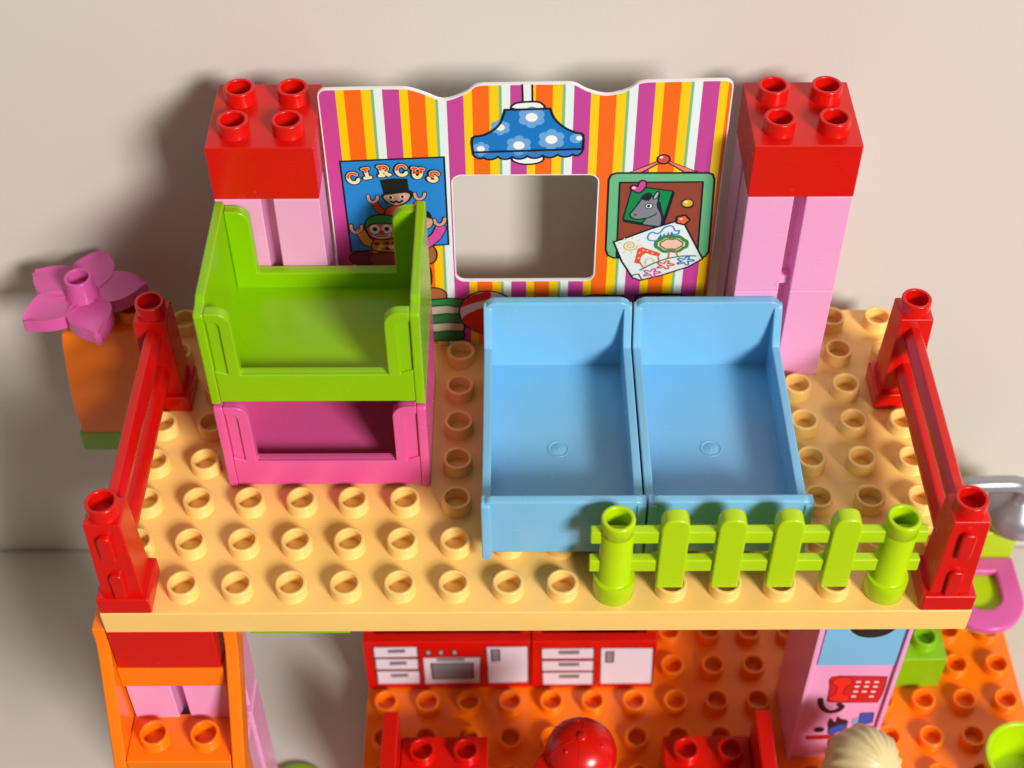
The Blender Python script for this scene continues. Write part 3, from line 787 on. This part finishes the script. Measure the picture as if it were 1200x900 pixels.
# ------------------------------------------------------------------ under the yellow plate, left stack
brick('red_brick', 'red brick tucked right under the front left corner of the yellow plate', RED, 2, 2, 19.2, -8, -8, -28.8, studs=False)
brick('green_brick', 'lime green brick fixed under the yellow plate beside the red one', GREEN, 2, 2, 24.7, 30, 8, -34.3, studs=False)
ob = thing('window_box', 'orange window box with two knobs and sloping cheeks below the red brick', 'window box', (8, 0, -80))
bm = new(); add_box(bm, (-16.4, -23.8, 12.6), (16.4, -6.5, 22.4), 0.5, 3)
add_box(bm, (-16.4, -23.2, 0), (16.4, -20.8, 12.8), 0.3, 2)
finish(bm, 'sill', ORA, ob)
bm = new(); add_box(bm, (-16.4, -8.4, 41.6), (16.4, 12, 51.2), 0.4, 2)
finish(bm, 'lintel', ORA, ob)
for s in (-1, 1):
    bm = new()
    prof = [(-25.2, -4), (-25.2, 17), (-8.8, 57), (-7.0, 63), (-6.6, 70.2), (2.4, 70.2), (2.0, 60), (0.4, 55), (-15.5, 17), (-15.5, -4)]
    if s < 0: prof = prof[:5] + [(14, 70.2), (14, -4)]
    a, b = (16.5, 20.6) if s > 0 else (-20.6, -16.5)
    add_prism(bm, prof, 'x', a, b, 0.6, 2)
    for v in bm.verts: v.co.x += max(0, s) * max(0, v.co.z - 14) * 0.034
    finish(bm, 'cheek', ORA, ob)
for x in (-8, 8): stud(ob, ORA, (x, -16, 22.4))
pp = finish(pillar_mesh(41.4), 'pillar_brick', PINK, None, (8, 8, -80))
tag(pp, 'pale pink pillar brick enclosed by the orange window box', 'pillar brick', 'pale pink grooved pillar bricks')
pp = finish(pillar_mesh(73.4), 'tall_pillar_brick', PINK, None, (8, 8, TABLE_Z))
tag(pp, 'tall pale pink grooved pillar standing on the table under the orange window box', 'pillar brick', 'pale pink grooved pillar bricks')
t = new(); add_lathe(t, [(0, 3.6), (9.5, 3.4), (12.2, 2.8), (12.8, 2.0), (12.8, 0), (0, 0)], 40)
tag(finish(t, 'green_disc', GREEN, None, (30.5, 17.5, TABLE_Z)), 'round lime green piece lying on the table beside the tall pink pillar', 'toy piece')

# ------------------------------------------------------------------ kitchen counters
def counter(name, label, x0, x1, has_black):
    w = (x1 - x0) / 2
    t = thing(name, label, 'kitchen counter', ((x0 + x1) / 2, 72, FLOOR_Z), 'red kitchen counters side by side')
    h = 32.2
    bm = new(); add_box(bm, (-w + .2, -15.8, 0), (w - .2, -11.6, h), 0.5, 3); finish(bm, 'front_panel', RED, t)
    for s in (-1, 1):
        bm = new(); a, b = (-w + .2, -w + 4.2) if s < 0 else (w - 4.2, w - .2)
        add_box(bm, (a, -11.6, 0), (b, 11.6, h - .02), 0.3, 2); finish(bm, 'side_panel', RED, t)
    bm = new(); add_box(bm, (-w + .2, 11.6, 0), (w - .2, 15.8, h), 0.4, 2); finish(bm, 'back_panel', RED, t)
    bm = new(); add_box(bm, (-w + 4, -11.8, 20), (w - 4, 11.8, h - 3.2), 0); finish(bm, 'worktop', RED, t)
    if has_black:
        bm = new(); add_box(bm, (-6.5, -9.6, h - 3.2), (16.5, 9, h - 0.4), 0.4, 2); finish(bm, 'hob', plastic('black_plastic', '#16161A'), t)
    return t
kl = counter('kitchen_counter', 'red toy kitchen counter with oven and drawers printed on it', 56, 120, False)
kr = counter('kitchen_counter', 'shorter red toy kitchen counter with drawers and a plain white door', 120, 168, True)
def kprint(parent, ox, name, shapes):
    q = Print(-15.81)
    for kind, pts, col, ln in shapes:
        q.fill([(x - ox, z - FLOOR_Z) for x, z in pts], col, ln, 0.45)
    q.done(name, parent)
WH = '#E6DCE8'; GY = '#77777F'
kprint(kl, 88, 'drawer_print', [('f', p, c, l) for p, c, l in (
    ([(60.1, -115), (76.9, -114.8), (76.8, -121.9), (60, -122.3)], WH, INK), ([(60.3, -122.9), (76.8, -123.1), (76.7, -130.5), (60.1, -130.6)], WH, INK), ([(60.3, -131.5), (77, -131.6), (76.8, -140.6), (60.2, -141)], WH, INK),
    ([(65.5, -116.8), (72.1, -116.4), (72.1, -118.8), (65.6, -119.2)], GY, None), ([(65.7, -125), (72.3, -124.7), (72.3, -127.1), (65.7, -127.6)], GY, None), ([(65.7, -133.6), (72.3, -133.3), (72.4, -135.6), (65.8, -136.1)], GY, None))])
kprint(kl, 88, 'oven_print', [('f', p, c, l) for p, c, l in (
    ([(78.5, -122.4), (100.8, -122.1), (100.4, -140.3), (78.6, -141.1)], WH, INK), ([(83.8, -122.2), (94.5, -122.3), (94.6, -125), (83.9, -125.1)], '#8E8E96', None), ([(81.6, -126.5), (97.7, -126.1), (97.6, -136.8), (81.9, -137.4)], '#80858C', INK),
    ([(79.9, -117.5), (81.9, -117.3), (81.9, -120.2), (79.9, -120.4)], '#B0A8A8', INK), ([(84.7, -117.6), (86.7, -117.4), (86.7, -120.2), (84.8, -120.4)], '#B0A8A8', INK), ([(89.9, -117.4), (91.9, -117.4), (91.9, -120.2), (89.9, -120.4)], '#B0A8A8', INK))])
kprint(kl, 88, 'door_print', [('f', p, c, l) for p, c, l in (([(102.9, -115.1), (118.9, -114.8), (119.1, -140), (103.3, -140.6)], WH, INK), ([(104.9, -116.9), (107.9, -117), (108, -124.7), (105.1, -124.9)], '#8E8E96', INK))])
kprint(kr, 144, 'drawer_print', [('f', p, c, l) for p, c, l in (
    ([(123.9, -116.3), (144, -116.2), (144.2, -123.5), (124.1, -123.6)], WH, INK), ([(124.1, -124.8), (144.2, -124.8), (144.3, -132), (124.3, -132.1)], WH, INK), ([(124.4, -132.9), (144.3, -132.8), (144.5, -141.8), (124.7, -141.9)], WH, INK),
    ([(130.4, -117.9), (138.3, -117.7), (138.5, -120.3), (130.6, -120.4)], GY, None), ([(130.7, -126.1), (138.6, -126.1), (138.7, -128.5), (130.8, -128.6)], GY, None), ([(130.9, -134.5), (138.8, -134.5), (138.9, -137), (131, -137.1)], GY, None))])
kprint(kr, 144, 'door_print', [('f', p, c, l) for p, c, l in (([(146.4, -116.1), (166.5, -116.2), (167.4, -141.3), (147.1, -141.5)], WH, INK), ([(148.6, -118.7), (151.5, -118.6), (151.6, -126), (148.8, -126.1)], '#8E8E96', INK))])

# ------------------------------------------------------------------ pink cabinet with telephone print
cb = thing('pink_cabinet', 'pale pink cabinet with blue window and a red telephone printed on it', 'cabinet', (232, 40, FLOOR_Z))
bm = new()
add_box(bm, (-15.8, -14.6, 0), (15.8, 15.8, 134.2), 0.4, 2)
for s in (-1, 1):
    a, b = (-15.8, -14.2) if s < 0 else (14.2, 15.8)
    add_box(bm, (a, -15.9, 0), (b, -14.4, 134.1), 0.25, 2)
finish(bm, 'body', PINK, cb)
bm = new(); add_box(bm, (-13.2, -15.2, 64), (13.6, -14.4, 112), 0.2, 1)
finish(bm, 'blue_panel', BLUE, cb)
bm = new(); t = new(); add_lathe(t, [(0, 0.25), (7.9, 0.25), (8.2, 0.1), (8.2, -1.0), (0, -1.0)], 36)
bmesh.ops.rotate(t, verts=t.verts[:], cent=(0, 0, 0), matrix=Matrix.Rotation(math.radians(90), 3, 'X')); merge(bm, t)
finish(bm, 'round_opening', plastic('black_plastic', '#16161A'), cb, (2.2, -15.2, 89.5))
q = Print(-14.62)
def cab(p): return [(x - 232, z - FLOOR_Z) for x, z in p]
q.fill(smooth(cab([(225.3, -88.1), (234.8, -87.7), (243.7, -88), (244.6, -89.1), (244.9, -96.9), (244.1, -104.3), (242.6, -104.9), (231.2, -105), (226.6, -104.5), (225.9, -102.8), (225.5, -95.2)]), True, 3), '#D01E28', '#7A1018', 0.45)
hs = smooth(cab([(225.9, -90.4), (228.6, -88.4), (232, -89), (233, -92.3), (231.3, -94.5), (231, -99.1), (233.1, -100.6), (233.7, -102.9), (231.9, -104.4), (227.4, -104.2), (226, -101.7), (227.9, -99.9), (228.1, -94.5), (226.5, -93)]), True, 3)
q.fill(hs, '#F02A20', '#8A1014', 0.4)
for r_, row in enumerate(([(235.1, -91.4), (238.3, -91.5), (241.5, -91.5)], [(235.1, -94.4), (238.4, -94.4), (241.6, -94.5)], [(235.1, -97.7), (238.2, -97.7), (241.4, -97.8)], [(234.9, -100.9), (241.3, -101)])):
    for (x, z) in cab(row): q.fill(rrect(x - .85, z - .55, x + .85, z + .55, .25, 2), '#F0DCE0')
q.stroke(smooth(cab([(223.3, -102.8), (224.4, -107.4), (227.2, -111), (230.4, -110.6), (231.8, -107.9), (230.6, -106.3)])), '#221018', 2.2)
q.fill(smooth(cab([(228.3, -118.5), (229.1, -115.7), (231, -118.5), (231.2, -114.5), (232.9, -116.1), (235.1, -116.9), (235.9, -119.3), (234.4, -120.1), (230.3, -123.3), (229.2, -123.3)]), True, 3), '#381420')
q.fill(cab([(229.2, -123.3), (232.7, -120.1), (235.6, -120.1), (235.7, -123.4), (230.9, -127.4), (229.7, -126.6)]), '#2B54B8', INK, .3)
q.fill(cab([(236.9, -116.2), (239.7, -114.6), (240, -121), (237.4, -121.8)]), '#8AA6E0', None); q.fill(cab([(239.3, -112.2), (244, -111.9), (244.6, -118.6), (239.8, -121.4)]), '#2B54B8', '#1A2450', .4)
q.fill(cab([(221.7, -128.1), (238, -126.6), (238.5, -129.9), (222.2, -131)]), '#C01A20', None)
e = cab([(225.9, -123.7)])[0]; q.disc(e[0], e[1], 2.0, 1.9, '#241014')
q.done('telephone_print', cb)

# ------------------------------------------------------------------ chairs, green brick, bowl
def chair(label, x0, back_left):
    t = thing('toy_chair', label, 'toy chair', (x0 + 16, 8, FLOOR_Z), 'red toy chairs facing each other')
    bm = new(); add_box(bm, (-15.8, -15.8, 0), (15.8, 15.7, 19.18), 0.4, 3); finish(bm, 'seat', RED, t)
    bm = new(); a, b = (-21.6, -16.0) if back_left else (16.0, 21.6)
    add_box(bm, (a, -15.8, 0), (b, 15.8, 36.8), 0.6, 3); finish(bm, 'backrest', RED, t)
    for i in (-8, 8):
        for j in (-8, 8): stud(t, RED, (i, j, 19.2))
    return t
chair('red toy chair with its high back to the left, below the kitchen counter', 72, True)
chair('red toy chair with its high back beside the pink cabinet', 168, False)
brick('green_brick', 'lime green two by two brick on the lower floor behind the pink cabinet', GREEN, 2, 2, 19.2, 248, 56, FLOOR_Z)
bm = new(); add_lathe(bm, [(0, 4.7), (9.0, 4.8), (11.2, 8), (13.0, 18), (13.2, 18.8), (13.9, 19.2), (14.8, 18.9), (15.1, 18), (14.4, 14), (12.6, 6), (10.8, 4.7), (0, 4.6)], 48)
tag(finish(bm, 'bowl', LIMEF, None, (300.5, 14.5, FLOOR_Z), wn=False), 'round yellow-green bowl on the orange floor at the lower right', 'bowl')

# ------------------------------------------------------------------ toilet-like basin and silver tap at the far right
ws = thing('basin', 'yellow-green basin with a magenta horseshoe rim at the right edge', 'basin', (296, 80, FLOOR_Z))
def dshape(hw, yf, yb): return [(hw, yb)] + [(-hw, yb)] + arc(0, yf + hw, hw, 180, 360, 16)
bm = new(); add_prism(bm, dshape(9, 2, 17), 'z', 0, 24.0, 0.6, 2, holes=())
finish(bm, 'tub', LIMEF, ws)
bm = new()
out, inn = dshape(16.0, -17.0, 17.5), dshape(7.8, -7.5, 10.5)
add_prism(bm, out, 'z', 25.4, 29.0, 0, holes=(inn,))
bmesh.ops.recalc_face_normals(bm, faces=bm.faces[:])
bevel(bm, 1.0, 3, [e for e in bm.edges if len(e.link_faces) == 2 and e.calc_face_angle(0) > 0.9])
finish(bm, 'rim', MAG, ws)
bm = new(); add_prism(bm, dshape(15.0, -15.8, 17), 'z', 23.9, 25.5, 0.2, 1)
finish(bm, 'basin_floor', LIMEF, ws)
bm = new(); add_box(bm, (-15.4, 17.6, 0), (15.4, 31.5, 44.0), 0.6, 3)
finish(bm, 'cistern', LIMEF, ws)
tp = thing('silver_tap', 'shiny silver grey tap with a bent pipe above the basin', 'tap', (310, 104, FLOOR_Z + 44))
bm = new(); add_lathe(bm, [(0, -0.02), (9.5, 0.0), (11.6, 1.6), (12.6, 5.0), (12.0, 8.8), (9.5, 12.2), (5.8, 14.4), (4.0, 16.5), (3.6, 19)], 40)
finish(bm, 'tap_body', GREY, tp, wn=False)
bm = new(); add_tube(bm, [(x, y, z) for x, y, z in [(0, 0, 14), (0, 0, 17), (-.6, 0, 19.6), (-2.2, -.2, 21.8), (-4.8, -.4, 22.9), (-9, -.6, 23.2), (-16, -.8, 23.2), (-22, -1, 23.2), (-25, -1, 22.2), (-26.5, -1, 20)]], 3.3, 20)
finish(bm, 'spout', GREY, tp, wn=False)

# ------------------------------------------------------------------ toy people on the lower floor (mostly cut off by the frame)
def figure(name_label, loc, rot, torso, legs):
    t = thing('person', name_label, 'toy figure', loc)
    t.rotation_euler = (0, 0, math.radians(rot))
    bm = new()
    add_box(bm, (-11, -6.5, 0), (11, 6.5, 17), 1.5, 3)              # legs and feet
    add_box(bm, (-11, -9.5, 0), (11, -5, 6), 1.5, 3)
    add_lathe(bm, [(0, 15), (11, 15.5), (11.5, 18), (10.4, 30), (7.5, 35.5), (4.5, 37), (4.2, 41)], 28)
    for s in (-1, 1):
        add_tube(bm, [(s * 9, 0, 33), (s * 12.5, -.5, 29), (s * 13.5, -3.5, 24), (s * 13, -8, 21)], [3.4, 3.4, 3.0, 2.6], 14)
        add_ball(bm, (s * 12.9, -9.8, 20.6), 3.2, 14)
    add_ball(bm, (0, 0, 49.5), (11.2, 11.0, 11.2), 32)
    add_ball(bm, (0, -11.1, 47.5), (1.6, 1.6, 1.4), 12)
    for s in (-1, 1): add_ball(bm, (s * 11.1, 0, 48.5), (1.4, 2.0, 2.4), 12)
    o = finish(bm, 'body', [SKIN, torso, legs], t, wn=False)
    for p in o.data.polygons:
        z = p.center.z / S; r = math.hypot(p.center.x, p.center.y) / S
        p.material_index = 2 if z < 16 else (1 if (z < 36.6 and p.center.y / S > -7.6) else 0)
    rm = o.modifiers.new('one_skin', 'REMESH'); rm.mode = 'VOXEL'; rm.voxel_size = 0.0006; rm.use_smooth_shade = True
    for s in (-1, 1):
        bm = new(); add_ball(bm, (s * 4.1, -10.2, 50.8), (1.2, .6, 1.7), 14); finish(bm, 'eye', plastic('black_plastic', '#16161A'), t, wn=False)
    bm = new(); add_tube(bm, [(-3.4, -10.5, 45.4), (-1.5, -11.0, 44.5), (1.5, -11.0, 44.5), (3.4, -10.5, 45.4)], .4, 8); finish(bm, 'mouth', RED, t, wn=False)
    return t
f1 = figure('toy person wearing a glossy red cap, standing between the two red chairs', (136.2, -2.2, FLOOR_Z), -40, MATS['light_blue_plastic'], NAVY)
bm = new(); n = 44
add_lathe(bm, [(12.0, 50.5), (12.25, 51.5), (12.15, 54), (11.2, 57.6), (9.2, 60.4), (6.2, 62.4), (3.0, 63.3), (0, 63.6)], n)
add_ball(bm, (0, 0, 63.6), (1.7, 1.7, .9), 16)
for a in (20, 140, 260):
    add_ball(bm, (7.0 * math.cos(math.radians(a)), 7.0 * math.sin(math.radians(a)), 61.7), (.85, .85, .55), 10)
for a in range(0, 360, 60):
    add_tube(bm, [(r * math.cos(math.radians(a)), r * math.sin(math.radians(a)), z + .02) for r, z in [(12.15, 51.8), (12.1, 54), (11.2, 57.6), (9.2, 60.4), (6.2, 62.4), (3.0, 63.3)]], .16, 6)
br = smooth([(-10.5, -5.5), (-9.8, -13), (-6, -18.6), (0, -20.4), (6, -18.6), (9.8, -13), (10.5, -5.5)], n=4)
add_prism(bm, br, 'z', 50.6, 52.4, 0.6, 2)
finish(bm, 'cap', RED, f1, wn=False)
f2 = figure('toy person with blond grooved hair, standing in front of the pink cabinet', (232.0, -4.6, FLOOR_Z), 180, MATS['hot_pink_plastic'], MATS['magenta_plastic'])
f2['label'] = 'toy person with blond grooved hair, standing in front of the pink cabinet'
t = new(); bmesh.ops.create_uvsphere(t, u_segments=128, v_segments=56, radius=1)
pole = Vector((-.42, .50, .76)).normalized()
a1 = pole.cross(Vector((0, 0, 1))).normalized(); a2 = pole.cross(a1)
for v in t.verts:
    d = v.co.normalized()
    th = math.acos(max(-1, min(1, d.dot(pole)))); ph = math.atan2(d.dot(a2), d.dot(a1))
    rid = math.cos(ph * 19 + 1.3 * math.sin(2.2 * th + ph)) * .36 * min(1, th * 1.6) + math.cos(ph * 7 + th * 1.5) * .3 * min(1, th)
    part = -1.3 * math.exp(-((ph - 1.9) / .09) ** 2) * min(1, th * 2) * (1 if th < 1.25 else 0)
    q = Vector((d.x * 12.9, d.y * 12.9, 49.0 + d.z * 13.3)) + d * (rid + part)
    if d.z < -.15: q.z = min(q.z, 49 - 13.0 * .15); q = Vector((q.x, q.y, max(q.z - 6 * max(0, d.y + .3), 38)))
    v.co = q
bm = t
for f in [f for f in bm.faces if f.calc_center_median().y < -9.0 and f.calc_center_median().z < 56]: bm.faces.remove(f)
finish(bm, 'hair', HAIR, f2, wn=False, smooth=80)
